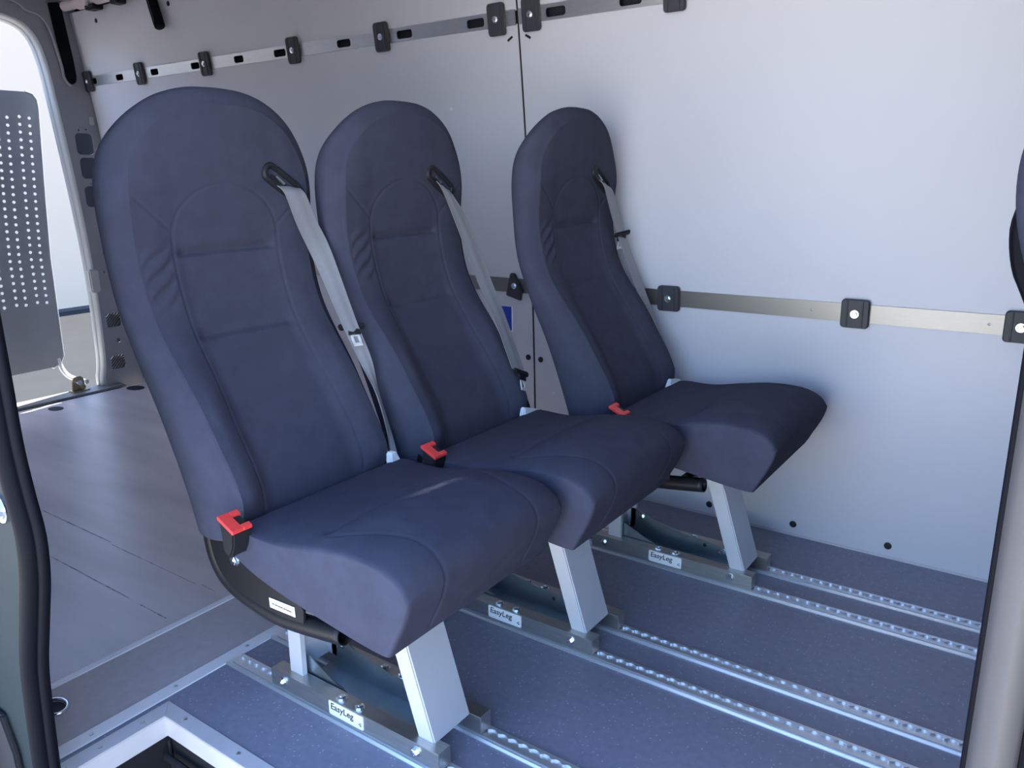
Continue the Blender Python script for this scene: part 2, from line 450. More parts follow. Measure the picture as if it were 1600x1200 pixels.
for i, (x0, x1, sl, cl) in enumerate(hi):
    rail = empty('lashing_rail', ((x0 + x1) / 2, 0, zr), ['long slotted steel lashing rail with clips above the seats, left of the panel seam', 'slotted steel lashing rail at the top edge right of the panel seam'][i], 'rail', 'upper lashing rails')
    rail.location = (0, 0, 0)
    plate('slotted_strip', [(x0, zr - 0.023), (x1, zr - 0.023), (x1, zr + 0.023), (x0, zr + 0.023)],
          [rrect(x, zr - 0.001, 0.072 if x > -2.9 else 0.062, 0.027, 0.009) for x in sl],
          lambda u, v, d: (u, wall_y(v) - 0.005 + d, v), 0.004, ALU, rail)
    for x in cl: wall_clip(clip_hi, x, zr, rail)
zm = 0.709
mid = empty('lashing_rail', (0, 0, 0), 'flat brushed aluminium lashing rail with black clips at seat back height', 'rail')
plate('flat_strip', [(XR + 0.01, zm - 0.0255), (XF, zm - 0.0255), (XF, zm + 0.0255), (XR + 0.01, zm + 0.0255)],
      [circle2(x, zm, 0.004) for x in (-0.607, -0.168, -1.15, -1.8, -2.6, -3.4)], lambda u, v, d: (u, wall_y(v) - 0.0045 + d, v), 0.004, ALUB, mid)
for x in (-3.75, -3.1, -2.4, -1.045, -0.489, -0.099, 0.45): wall_clip(clip_mid, x, zm, mid)
# triangular end clip left of the seam
c = prism('clip', [(-0.034, -0.036), (0.030, -0.052), (0.036, -0.02), (0.006, 0.045), (-0.014, 0.045)], 'Y', 0.0, -0.012, CLIPM, mid, bev=0.003)
c.location = (-1.643, wall_y(zm) - 0.005, zm); link('bolt', cb, BOLT, c, loc=(0.004, -0.012, 0.0))

# blue sticker
st = empty('sticker', (-1.715, wall_y(0.585), 0.585), 'blue sticker with white border on the grey wall beside the seat belt', 'sticker')
box('border', (-0.016, -0.0016, -0.049), (0.054, 0.0, 0.049), WHITE, st)
box('blue_field', (-0.011, -0.0026, -0.044), (0.049, -0.0014, 0.044), BLUE, st)
bm = bmesh.new(); tube_bm(bm, [(0.012, -0.003, -0.032), (0.034, -0.003, -0.028), (0.02, -0.003, -0.016), (0.012, -0.003, -0.032)], 0.0008, 6)
link('emblem', bm_mesh('emblem', bm), BLUE2, st)

# black strap / handle hanging on the upper panel
h = empty('grab_handle', (-3.48, wall_y(1.83), 1.83), 'black elongated handle hanging at the top edge of the wall', 'handle')
bm = bmesh.new()
P = [(-0.045, 0.10), (-0.03, 0.06), (-0.012, 0.0), (0.004, -0.045), (0.014, -0.075), (0.02, -0.088)]
pts = catmull([(p[0], -0.022, p[1]) for p in P], 5)
tube_bm(bm, pts, [0.024] * (len(pts) - 5) + [0.0235, 0.022, 0.019, 0.013, 0.006], 14)
link('grip', bm_mesh('grip', bm), RUBBER, h, smooth=True)
tube('ridge', [(-0.036, -0.046, 0.095), (-0.006, -0.046, 0.0), (0.012, -0.044, -0.06)], 0.0022, CLIPM, h)
box('mount', (-0.055, -0.012, 0.055), (-0.01, 0.0, 0.095), BLACKP, h, bev=0.003)

# roof strut (pinkish fittings along the top rear edge)
rs = empty('roof_fitting', (-4.0, 2.17, 1.915), 'pinkish metal tube and bracket under the roof at the rear corner', 'roof fitting')
tube('rod', [(-0.20, 0, 0.0), (0.10, 0.0, 0.0), (0.75, 0.0, 0.0)], 0.022, PINK, rs, 16)
tube('collar', [(-0.06, 0, 0), (0.06, 0, 0)], 0.031, PINK, rs, 16)
tube('collar', [(0.10, 0, 0), (0.32, 0, 0)], 0.027, PINK, rs, 16)
box('bracket', (0.02, -0.02, -0.045), (0.10, 0.03, -0.022), BLACKP, rs, bev=0.004)
box('bracket', (0.24, -0.02, -0.045), (0.30, 0.03, -0.022), BLACKP, rs, bev=0.004)
link('bolt', cb, BOLT, rs, loc=(0.06, -0.025, -0.02))

# ---- roof, near wall, front
roof = box('ceiling', (XR - 0.02, NY - 0.05, TOPZ), (XF, FY + 0.05, TOPZ + 0.04), ROOFM)
tag(roof, 'van roof over the load space', 'ceiling', kind='structure')
for k in range(5): box('roof_rib', (-3.7 + k * 0.95, NY, TOPZ - 0.03), (-3.62 + k * 0.95, 2.19, TOPZ), ROOFM, roof, bev=0.004)
nw = box('wall_right', (XR - 0.02, NY - 0.05, -0.35), (-1.62, NY, TOPZ), PAINTG)
tag(nw, 'near side wall of the van behind the door opening', 'wall', kind='structure')
box('wheel_side', (XR, NY, 0.0), (-1.70, NY + 0.006, 1.9), WALLP, nw)
fw = box('front_sun_block', (XF, NY - 0.05, -0.35), (XF + 0.04, FY + 0.06, TOPZ), PAINTG)  # added out of view in place of a windscreen, blocks sun
tag(fw, 'unseen blank front wall added to keep sunlight out', 'wall', kind='structure')
nf = box('wall_near_front', (0.12, NY - 0.05, -0.35), (XF, NY, TOPZ), PAINTG)
tag(nf, 'near side wall in front of the door opening', 'wall', kind='structure')
hd = box('trim_1', (-1.62, NY - 0.05, 1.80), (0.12, NY, TOPZ), PAINTG)
tag(hd, 'header above the side door opening', 'trim', kind='structure')

# ---- rear frame with door opening
half = [(2.123, 0.0), (2.123, 0.055), (2.133, 0.10), (2.142, 0.20), (2.148, 0.576), (2.130, 1.0), (2.087, 1.532), (2.068, 1.68), (2.045, 1.76), (2.005, 1.815), (1.945, 1.845), (1.85, 1.858), (1.42, 1.862)]
CYV = 1.42
hole = [Vector((y, z, 0)) for y, z in half]
hs = resample(catmull(hole, 5), 0.03)
right = [(p.x, p.y) for p in hs]; left = [(2 * CYV - y, z) for y, z in right[::-1][1:]]
open_lp = right + left
frame_outer = [(NY, -0.02), (2 * CYV - 2.123, -0.02)] 
outer = [(NY, TOPZ), (NY, -0.02)] + [(left[-1][0], -0.02)] + [(y, z) for y, z in left[::-1]] + [(y, z) for y, z in right[::-1]] + [(2.123, -0.02), (2.36, -0.02), (2.36, TOPZ)]
# dedupe
o2 = []
for p in outer:
    if not o2 or (abs(p[0] - o2[-1][0]) + abs(p[1] - o2[-1][1])) > 1e-5: o2.append(p)
rear = plate('wall_rear', o2,
    [rrect(2.197, 1.277, 0.088, 0.105, 0.020), rrect(2.203, 1.157, 0.088, 0.105, 0.022), rrect(2.205, 1.014, 0.088, 0.105, 0.022),
     rrect(2.213, 0.360, 0.078, 0.076, 0.012), rrect(2.205, 0.128, 0.078, 0.076, 0.012),
     circle2(2.178, 1.345, 0.006), circle2(2.215, 1.348, 0.006), circle2(2.20, 1.078, 0.004), circle2(2.23, 1.08, 0.004), circle2(2.225, 0.245, 0.012, 12), circle2(2.215, 0.72, 0.008), circle2(2.245, 0.735, 0.006), circle2(2.20, 0.62, 0.006), circle2(2.24, 0.60, 0.006)],
    lambda u, v, d: (XR - d, u, v), 0.003, PAINT)
tag(rear, 'grey rear frame with square access holes around the rear door opening', 'frame', kind='structure')
rw = box('pillar_back', (XR - 0.10, 2.16, -0.02), (XR - 0.09, 2.36, TOPZ), DARKV, rear)
def ribbon_rim(name, lp, d0, d1, inset0, inset1, material, parent):
    """band along the opening edge running outwards (-X)"""
    bm = bmesh.new(); A = []; B = []; n = len(lp)
    for i in range(n):
        a = Vector(lp[max(i - 1, 0)]); b = Vector(lp[min(i + 1, n - 1)]); t = (b - a).normalized(); nn = Vector((t.y, -t.x))
        # inward normal points to the opening centre
        c = Vector((CYV, 0.9)) - Vector(lp[i])
        if nn.dot(c) < 0: nn = -nn
        p0 = Vector(lp[i]) + nn * inset0; p1 = Vector(lp[i]) + nn * inset1
        A.append((XR - d0, p0.x, p0.y)); B.append((XR - d1, p1.x, p1.y))
    V = A + B; Fc = [(i, i + 1, n + i + 1, n + i) for i in range(n - 1)]
    me = bpy.data.meshes.new(name); me.from_pydata(V, [], Fc)
    o = link(name, me, material, parent, smooth=True)
    sm = o.modifiers.new('t', 'SOLIDIFY'); sm.thickness = 0.003; return o
ribbon_rim('door_flange', open_lp, 0.001, 0.030, -0.001, 0.018, PAINTW, rear)
ribbon_rim('door_flange', open_lp, 0.030, 0.06, 0.018, 0.024, PAINTW, rear)
tube('flange_seal', [(XR - 0.03, y, z) for y, z in open_lp], 0.006, RUBBER, rear, 8)
box('hinge_bracket', (XR - 0.02, 2.115, 0.52), (XR + 0.012, 2.165, 0.64), PAINTW, rear, bev=0.006)
# slanted grilles
for gz, gy in ((0.360, 2.213), (0.128, 2.205)):
    for k in range(-3, 4):
        o = box('grille_slat', (-0.004, -0.05, -0.0035), (0.004, 0.05, 0.0035), CLIPM, rear)
        o.location = (XR - 0.006, gy + k * 0.0085, gz + k * 0.0085 * -1); o.rotation_euler = (math.radians(45), 0, 0)
        o.scale = (1, 1 - abs(k) * 0.13, 1)
# dark door-check channel with bulb end and a raised bead
ch = [(2.115, 1.93), (2.165, 1.94), (2.178, 1.90), (2.198, 1.68), (2.202, 1.60), (2.196, 1.575), (2.178, 1.562), (2.158, 1.566), (2.144, 1.582), (2.142, 1.604), (2.148, 1.625), (2.130, 1.76)]
prism('door_check_cover', ch, 'X', XR + 0.0005, XR + 0.012, RUBBER, rear, bev=0.003)
bead = catmull([(XR + 0.008, y, z) for y, z in ((1.88, 1.935), (1.965, 1.915), (2.005, 1.885), (2.06, 1.872), (2.095, 1.83), (2.118, 1.75), (2.136, 1.64), (2.138, 1.60), (2.150, 1.57), (2.168, 1.556))], 6)
tube('frame_bead', bead, 0.007, PAINT, rear, 10)
box('catch', (XR, 2.235, 1.37), (XR + 0.006, 2.26, 1.41), PAINTW, rear, bev=0.002)

# ---- open rear door with perforated lining
dr = empty('door_1', (-4.52, 1.7, 0.0), 'open rear door with a perforated grey steel lining', 'door', kind='structure')
dr.location = (0, 0, 0)
def dy(z, off): return interp([(0.0, 2.018), (0.108, 2.02), (0.714, 2.035), (0.945, 2.052), (1.5, 2.10), (1.6, 2.10)], z) - off
XD = -4.47
outl = [(0.74, 0.11), (dy(0.11, 0.06), 0.118), (dy(0.13, 0.02), 0.135), (dy(0.17, 0.0), 0.17), (dy(0.7, 0), 0.7), (dy(1.0, 0), 1.0), (dy(1.46, 0), 1.46), (dy(1.50, 0.004), 1.50), (dy(1.525, 0.02), 1.525), (dy(1.535, 0.05), 1.535), (0.74, 1.54)]
hl = []
for r in range(26):
    z = 0.47 + r * 0.0375
    for c in range(9):
        o_ = [0.045, 0.092, 0.150, 0.195, 0.255, 0.30, 0.36, 0.41, 0.47][c]
        hl.append(circle2(dy(z, o_), z + (0.006 if c % 2 else 0), 0.0085, 6))
plate('perforated_sheet', outl, hl, lambda u, v, d: (XD - d, u, v), 0.002, PERF, dr)
# rolled edge frame
tube('edge_roll', [(XD - 0.008, y, z) for y, z in outl[1:-1]], 0.010, PERF, dr, 10)
prism('lower_rail', [(0.74, 0.11), (1.95, 0.118), (1.95, 0.15), (0.74, 0.15)], 'X', XD - 0.035, XD - 0.004, PAINTW, dr, bev=0.004)
tube('lower_arm', catmull([(XD - 0.01, 1.995, 0.16), (XD, 2.005, 0.10), (XD + 0.03, 2.02, 0.06), (XD + 0.10, 2.035, 0.045), (XD + 0.16, 2.05, 0.04)], 5), 0.013, PAINTW, dr, 10)
lt = empty('door_latch', (-4.27, 1.985, 0.004), 'small brass coloured striker bracket standing on the rear sill', 'latch')
BRASS = mat('yellow_zinc', (0.38, 0.31, 0.20), 0.4, 0.7)
box('base', (-0.03, -0.045, 0.0), (0.03, 0.045, 0.012), BRASS, lt, bev=0.003)
prism('bracket', [(-0.035, 0.01), (0.035, 0.01), (0.032, 0.07), (0.015, 0.085), (-0.015, 0.082), (-0.03, 0.06)], 'X', -0.012, 0.0, BRASS, lt, bev=0.003)
tube('striker_pin', [(0.0, -0.005, 0.055), (0.03, -0.005, 0.055)], 0.013, BOLT, lt, 14)
tube('striker_pin', [(0.0, 0.012, 0.03), (0.03, 0.012, 0.03)], 0.011, BRASS, lt, 14)

# ---- near door pillar with rubber seal
pil = empty('door_pillar', (0, 0, 0), 'green grey body pillar with black rubber door seal at the left edge', 'pillar')
sealp = [(-1.345, 1.80), (-1.322, 1.40), (-1.312, 1.05), (-1.312, 0.863), (-1.312, 0.80), (-1.313, 0.701), (-1.303, 0.619), (-1.291, 0.553), (-1.303, 0.475), (-1.338, 0.381), (-1.375, 0.28), (-1.392, 0.183), (-1.407, 0.068), (-1.42, -0.05)]
sp = resample(catmull([(x, NY, z) for x, z in sealp], 6), 0.02)
tube('rubber_seal', [p + Vector((-0.023, -0.006, 0)) for p in sp], 0.0165, RUBBER, pil, 14)
tube('seal_lip', [p + Vector((-0.005, 0.006, 0)) for p in sp], 0.0095, RUBBER, pil, 10)
tube('seal_lip', [p + Vector((-0.041, -0.010, 0)) for p in sp], 0.007, RUBBER, pil, 8)
edge = [(p.x - 0.030, p.z) for p in sp]
prism('body_panel', [(-1.62, 1.80)] + edge + [(-1.62, -0.05)], 'Y', NY - 0.012, NY + 0.01, PAINTG, pil, smooth=True)
prism('black_cladding', [(-1.60, 0.13), (-1.535, 0.13), (-1.505, 0.06), (-1.50, -0.08), (-1.60, -0.08)], 'Y', NY - 0.025, NY - 0.012, BLACKP, pil, bev=0.004)
tube('washer', [(-1.374, NY - 0.011, 0.586), (-1.374, NY - 0.016, 0.586)], 0.024, BOLT, pil, 20)
link('bolt', bolt_mesh('bolt', (0, -1, 0), 0.013, 0.010), BOLT, pil, loc=(-1.374, NY - 0.016, 0.586))

# ---- post on the right
post = empty('door_post', (0, 0, 0), 'taupe plastic door post with dark seal at the right edge', 'post')
prism('trim_cover', [(-0.019, 0.600), (-0.013, 0.588), (-0.002, 0.582), (0.006, 0.584), (0.012, 0.59), (0.013, 0.62), (-0.016, 0.625)], 'Z', 0.0, 1.80, POSTM, post, smooth=True)
tube('seal', [(-0.0195, 0.607, 0.0), (-0.0195, 0.607, 1.8)], 0.0035, RUBBER, post, 10)
prism('inner_shell', [(0.012, 0.588), (0.030, 0.575), (0.12, 0.55), (0.12, 0.62), (0.013, 0.625)], 'Z', 0.0, 1.80, BLACKP, post, bev=0.004)
tube('seal', [(0.017, 0.583, 0.0), (0.017, 0.583, 1.8)], 0.004, RUBBER, post, 10)

# ================================================================== FLOOR TRACKS
SEATS = [(-0.868, 1.017), (-0.818, 1.504), (-0.615, 2.002)]
X0T, X1T = -1.500, 1.20
def lip_mesh(sgn):
    pitch = 0.0254; n = int((X1T - X0T - 0.02) / pitch); inner = []
    x = X0T + 0.012
    for k in range(n):
        cx = x + pitch * (k + 0.5)
        inner.append((cx - pitch / 2, 0.0048))
        for a in range(-3, 4):
            t = math.radians(a * 21); inner.append((cx + 0.0098 * math.sin(t), 0.0035 + 0.0068 * math.cos(t)))
    inner.append((x + pitch * n, 0.0048))
    V = []; Fc = []
    for (xx, yy) in inner:
        V += [(xx, sgn * yy, 0.0075), (xx, sgn * 0.0165, 0.0075), (xx, sgn * yy, 0.0035), (xx, sgn * 0.0165, 0.0015)]
    for i in range(len(inner) - 1):
        a = i * 4; b = a + 4
        Fc += [(a, b, b + 1, a + 1), (a, a + 2, b + 2, b), (a + 1, b + 1, b + 3, a + 3), (a + 2, a + 3, b + 3, b + 2)]
    Fc += [(0, 1, 3, 2), (len(V) - 4, len(V) - 2, len(V) - 1, len(V) - 3)]
    me = bpy.data.meshes.new('track_lip'); me.from_pydata(V, [], Fc)
    b2 = bmesh.new(); b2.from_mesh(me); bmesh.ops.recalc_face_normals(b2, faces=b2.faces); b2.to_mesh(me); b2.free()
    me.materials.append(TRACK); return me
lipA, lipB = lip_mesh(-1), lip_mesh(1)
bm = bmesh.new(); prism_bm(bm, [(-0.023, 0.0005), (0.023, 0.0005), (0.023, 0.0015), (0.0165, 0.0038), (-0.0165, 0.0038), (-0.023, 0.0018)], 'X', X0T, X1T); base_me = bm_mesh('track_base', bm); base_me.materials.append(TRACK)
bm = bmesh.new(); prism_bm(bm, [(-0.0275, 0.0005), (-0.0225, 0.0005), (-0.0215, 0.0062), (-0.0235, 0.0066), (-0.0275, 0.003)], 'X', X0T, X1T); bead_me = bm_mesh('edge_bead', bm); bead_me.materials.append(TRACK)
ORD = ['nearest', 'middle', 'far']
for i, (sx, sy) in enumerate(SEATS):
    for j, dyy in enumerate((-0.064, 0.064)):
        lab = 'perforated aluminium floor track under the %s seat, %s of its pair' % (['leftmost front', 'middle', 'rightmost'][i], ['nearer the camera', 'nearer the wall'][j])
        t = empty('floor_track', (0, sy + dyy, 0), lab, 'floor track', 'seat floor tracks')
        link('track_base', base_me, None, t); link('track_lip', lipA, None, t); link('track_lip', lipB, None, t); link('edge_bead', bead_me, None, t)

# tie-down ring on the ribbed mat
rg = empty('lashing_ring', (-1.668, 0.618, 0.0), 'small chrome lashing ring on the ribbed floor mat', 'ring')
tube('ring', [(0.032 * math.cos(a * math.pi / 14), 0.024 * math.sin(a * math.pi / 14), 0.006) for a in range(29)], 0.004, BOLT, rg, 8)
prism('dish', [(0.028 * math.cos(a * math.pi / 10), 0.02 * math.sin(a * math.pi / 10)) for a in range(20)], 'Z', 0.0, 0.002, DARKV, rg)

# ================================================================== THE SEATS
Pf = Smooth([(0.40, -0.362), (0.50, -0.374), (0.56, -0.398), (0.62, -0.434), (0.70, -0.482), (0.80, -0.542), (0.88, -0.569), (0.96, -0.582), (1.04, -0.577), (1.12, -0.565), (1.20, -0.556), (1.29, -0.556)])
Bk = Smooth([(0.40, -0.468), (0.54, -0.512), (0.66, -0.556), (0.76, -0.600), (0.88, -0.640), (1.02, -0.650), (1.083, -0.651), (1.149, -0.645), (1.219, -0.625), (1.29, -0.610)])
def seg_d(py, pz, a, b):
    ax, az = a; bx, bz = b; dx, dz = bx - ax, bz - az
    t = max(0, min(1, ((py - ax) * dx + (pz - az) * dz) / (dx * dx + dz * dz)))
    return math.hypot(py - ax - dx * t, pz - az - dz * t)
def back_relief(y, z):
    ay = abs(y); d = 0.0
    amp = 0.006 + 0.024 * sstep(0.44, 0.52, z) * (1 - sstep(0.66, 0.88, z))
    d += amp * sstep(0.10, 0.175, ay)
    d -= 0.010 * (1 - (ay / 0.13) ** 2 if ay < 0.13 else 0) * sstep(0.5, 0.6, z) * (1 - sstep(0.90, 1.0, z))
    d -= 0.25 * max(0, ay - 0.05) ** 2 * 4 * sstep(1.05, 1.2, z)
    # insert below the arch sits a little lower
    s = 1e9
    if z >= 0.985:
        rr = math.hypot(y, (z - 0.985) * 1.21); s = min(s, abs(rr - 0.125))
    elif z > 0.47:
        ww = 0.125 + 0.008 * (1 - sstep(0.6, 0.75, z))
        s = min(s, abs(ay - ww) * 1.0)
    s = min(s, seg_d(ay, z, (0.125, 1.0), (0.205, 1.072)))
    d -= 0.0018 * math.exp(-(s / 0.0026) ** 2)
    for zt, dep in ((0.953, 0.0075), (0.790, 0.0060)):
        zz = z - zt
        f = 1 - sstep(0.100, 0.124, ay)
        d -= f * dep * math.exp(-(zz / (0.013 if zz > 0 else 0.0032)) ** 2)
    if -0.20 < y < -0.125 and 0.84 < z < 1.0:   # gathered wrinkles on one wing
        g = sstep(-0.20, -0.18, y) * (1 - sstep(-0.15, -0.128, y)) * sstep(0.845, 0.88, z) * (1 - sstep(0.95, 0.99, z))
        d += 0.0028 * g * math.sin((z - 0.55 * y) * 2 * math.pi / 0.034)
    return d

def make_backrest():
    ctrl = [(0.224, 0.432), (0.227, 0.55), (0.232, 0.75), (0.238, 0.92), (0.243, 1.03), (0.242, 1.09), (0.234, 1.135), (0.216, 1.173), (0.188, 1.207), (0.153, 1.235), (0.110, 1.257), (0.057, 1.270), (0.0, 1.273)]
    O = resample(catmull([(a, b, 0) for a, b in ctrl], 10), 0.0032)
    n = len(O)
    N = []
    for i in range(n):
        t = (O[min(i + 1, n - 1)] - O[max(i - 1, 0)]).normalized(); nn = Vector((t.y, -t.x, 0)); N.append(nn)
    N[0] = Vector((1, 0, 0)); N[-1] = Vector((0, 1, 0))
    NF = 130; NB = 12
    V = []; Fc = []
    # band: (inset, frac of thickness)
    band = []
    for k in range(1, 12):
        t = k / 12
        band.append((max(0.0, 0.034 * (1 - t) - 0.006 * math.sin(math.pi * t)), 0.03 + 0.40 * t ** 1.15))
    band += [(0.0, 0.50), (0.0005, 0.62), (0.0025, 0.75), (0.007, 0.87), (0.013, 0.95), (0.022, 1.0)]
    for i in range(n):
        o, nn = O[i], N[i]
        def at(ins, side):
            y = max(0.0, o.x - nn.x * ins); z = o.y - nn.y * ins
            if i == n - 1: y = 0.0
            return side * y, z
        row = []
        yl, z = at(0.034, 1)
        zf = z
        for k in range(NF + 1):
            y = -yl + 2 * yl * k / NF
            row.append((Pf(zf) + back_relief(y, zf), y, zf))
        def bandpts(side):
            out = []
            ye, ze = at(0.034, side); x_r = Pf(ze) + back_relief(ye, ze)
            for ins, fr in band:
                y, zz = at(ins, side); x1 = Bk(zz)
                x0 = x_r
                out.append((x0 + (x1 - x0) * fr, y, zz))
            return out
        rb = bandpts(1); lb = bandpts(-1)
        row += rb
        yb, zb = at(0.022, 1); xb = rb[-1][0]
        for k in range(1, NB):
            y = yb - 2 * yb * k / NB
            row.append((xb - 0.012 * (1 - (y / max(yb, 1e-4)) ** 2), y, zb))
        row += lb[::-1]
        V += row
        m_ = len(row)
    for i in range(n - 1):
        for k in range(m_):
            k2 = (k + 1) % m_
            Fc.append((i * m_ + k, i * m_ + k2, (i + 1) * m_ + k2, (i + 1) * m_ + k))
    Fc.append(list(range(m_))[::-1])
    # top cap (strip closing the collapsed loop is degenerate: weld)
    me = bpy.data.meshes.new('backrest'); me.from_pydata(V, [], Fc)
    b2 = bmesh.new(); b2.from_mesh(me); bmesh.ops.remove_doubles(b2, verts=b2.verts, dist=0.000002)
    bmesh.ops.recalc_face_normals(b2, faces=b2.faces); b2.to_mesh(me); b2.free()
    me.materials.append(FABRIC)
    for p in me.polygons: p.use_smooth = True
    sharp(me, 60)
    return me

def make_cushion():
    prof = [(-0.36, 0.425), (-0.365, 0.452), (-0.345, 0.472), (-0.28, 0.484), (-0.20, 0.497), (-0.13, 0.511), (-0.06, 0.522), (0.0, 0.524), (0.045, 0.518), (0.078, 0.502), (0.094, 0.480), (0.096, 0.455), (0.085, 0.42), (0.062, 0.375), (0.050, 0.352), (0.036, 0.345), (-0.05, 0.352), (-0.18, 0.370), (-0.29, 0.395), (-0.36, 0.425)]
    pts = catmull([(a, 0, b) for a, b in prof], 10)[:-1]
    pts = resample(pts, 0.0035)[:-1]
    n = len(pts); cx, cz = -0.12, 0.44
    W = 0.226
    ysl = []
    k = -W + 0.016
    nmid = 122
    edge = []
    for j in range(7):
        a = j / 7 * math.pi / 2
        edge.append((W - 0.010 + 0.010 * math.sin(a), 1 - math.cos(a)))
    edge.append((W, 1.0))
    full = [(-y, e) for y, e in edge[::-1]] + [(-W + 0.010 + (2 * W - 0.020) * j / nmid, 0) for j in range(1, nmid)] + [(y, e) for y, e in edge]
    def topness(p): return sstep(0.46, 0.49, p.z) 
    V = []
    for y, e in full:
        for p in pts:
            x, z = p.x, p.z; ay = abs(y)
            t = sstep(0.455, 0.485, z)
            z -= t * (0.014 * (ay / W) ** 6 + 0.006 * (ay / W) ** 2) * sstep(-0.36, -0.2, x)
            # seams
            ys = 0.135 + 0.055 * (1 - sstep(-0.135, 0.06, x)) 
            s = 1e9
            if x > -0.125 and p.z > 0.36: s = abs(ay - ys) 
            if p.z > 0.47 and ay < 0.19:
                g = math.exp(-((x + 0.125) / (0.004 if x > -0.125 else 0.014)) ** 2) * 0.0055; z -= g * (1 - sstep(0.17, 0.19, ay))
                if -0.125 < x < 0.03: z += 0.006 * math.sin(math.pi * (x + 0.125) / 0.155) * (1 - sstep(0.10, ys, ay))
            gr = 0.0018 * math.exp(-(s / 0.0030) ** 2)
            dx, dz = x - cx, z - cz; L = math.hypot(dx, dz)
            # rounding toward the side faces
            q = gr + 0.0065 * e
            x -= dx / L * q; z -= dz / L * q
            # front lower edge pulls in at the corners
            V.append((x, y, z))
    Fc = []
    for i in range(len(full) - 1):
        for k in range(n):
            k2 = (k + 1) % n
            Fc.append((i * n + k, i * n + k2, (i + 1) * n + k2, (i + 1) * n + k))
    Fc.append(list(range(n))); Fc.append([(len(full) - 1) * n + k for k in range(n)][::-1])
    me = bpy.data.meshes.new('cushion'); me.from_pydata(V, [], Fc)
    b2 = bmesh.new(); b2.from_mesh(me); bmesh.ops.recalc_face_normals(b2, faces=b2.faces); b2.to_mesh(me); b2.free()
    me.materials.append(FABRIC)
    for p in me.polygons: p.use_smooth = True
    sharp(me, 50)
    return me

def ribbon_mesh(name, edges, thick=0.0016):
    """edges: list of (left, right) 3D pairs; smoothed and thickened webbing"""
    Lp = catmull([e[0] for e in edges], 8); Rp = catmull([e[1] for e in edges], 8)
    n = len(Lp); V = []; Fc = []
    K = 6
    for i in range(n):
        t = (Lp[min(i + 1, n - 1)] - Lp[max(i - 1, 0)] + Rp[min(i + 1, n - 1)] - Rp[max(i - 1, 0)]).normalized()
        w = (Rp[i] - Lp[i]); nn = w.cross(t)
        if nn.length < 1e-9: nn = Vector((1, 0, 0))
        nn.normalize()
        row = []
        for k in range(K + 1):
            s = k / K; row.append(Lp[i].lerp(Rp[i], s) + nn * (thick / 2 + 0.0008 * math.sin(s * math.pi * 2 * 1.5)))
        for k in range(K, -1, -1):
            s = k / K; row.append(Lp[i].lerp(Rp[i], s) + nn * (-thick / 2 + 0.0008 * math.sin(s * math.pi * 2 * 1.5)))
        V += row
    m_ = 2 * (K + 1)
    for i in range(n - 1):
        for k in range(m_):
            k2 = (k + 1) % m_; Fc.append((i * m_ + k, i * m_ + k2, (i + 1) * m_ + k2, (i + 1) * m_ + k))
    Fc.append(list(range(m_))[::-1]); Fc.append([(n - 1) * m_ + k for k in range(m_)])
    me = bpy.data.meshes.new(name); me.from_pydata([tuple(v) for v in V], [], Fc)
    b2 = bmesh.new(); b2.from_mesh(me); bmesh.ops.recalc_face_normals(b2, faces=b2.faces); b2.to_mesh(me); b2.free()
    me.materials.append(WEB)
    for p in me.polygons: p.use_smooth = True
    sharp(me, 45); return me

def make_guide():
    """black oval belt outlet on the backrest front: raised ring around a dark slot"""
    bm = bmesh.new(); n = 40
    L, R = 0.036, 0.0215
    def stad(r, t):
        # stadium outline along local u
        a = 2 * math.pi * t
        c, s = math.cos(a), math.sin(a)
        return (L * (1 if c > 0 else -1) * min(1, abs(c) * 3) + r * c, r * s)
    rings = []
    for r, d in ((R + 0.001, 0.0), (R, 0.006), (R - 0.004, 0.010), (R - 0.009, 0.010), (R - 0.0125, 0.006), (R - 0.013, 0.0)):
        rings.append([bm.verts.new((d, *stad(r, k / n))) for k in range(n)])
    for a, b in zip(rings, rings[1:]):
        for k in range(n): bm.faces.new((a[k], a[(k + 1) % n], b[(k + 1) % n], b[k]))
    bm.faces.new(rings[-1])
    me = bm_mesh('belt_guide', bm)
    for p in me.polygons: p.use_smooth = True
    sharp(me, 50); me.materials.append(BLACKP); return me

back_me, cush_me, guide_me = make_backrest(), make_cushion(), make_guide()
b_side = bolt_mesh('bolt', (0, -1, 0), 0.0085, 0.008)
b_up = bolt_mesh('bolt', (0, 0, 1), 0.009, 0.007)
b_pl = bolt_mesh('bolt', (0, -1, 0), 0.010, 0.009)

# pale smear on the first cushion only
STAINED = FABRIC.copy(); STAINED.name = 'seat_fabric_smeared'
nt = STAINED.node_tree; b_ = nt.nodes['Principled BSDF']
tc = nt.nodes.new('ShaderNodeTexCoord'); mp = nt.nodes.new('ShaderNodeMapping'); mp.vector_type = 'TEXTURE'
mp.inputs['Location'].default_value = (-0.075, 0.040, 0.515); mp.inputs['Rotation'].default_value = (0, 0, math.radians(-12)); mp.inputs['Scale'].default_value = (0.020, 0.085, 0.05)
nt.links.new(tc.outputs['Object'], mp.inputs[0])
ln = nt.nodes.new('ShaderNodeVectorMath'); ln.operation = 'LENGTH'; nt.links.new(mp.outputs[0], ln.inputs[0])
ns = nt.nodes.new('ShaderNodeTexNoise'); ns.inputs['Scale'].default_value = 45; ns.inputs['Detail'].default_value = 4
nt.links.new(tc.outputs['Object'], ns.inputs['Vector'])
ad = nt.nodes.new('ShaderNodeMath'); ad.operation = 'MULTIPLY_ADD'; ad.inputs[1].default_value = 1.6
nt.links.new(ns.outputs[0], ad.inputs[0]); nt.links.new(ln.outputs['Value'], ad.inputs[2])
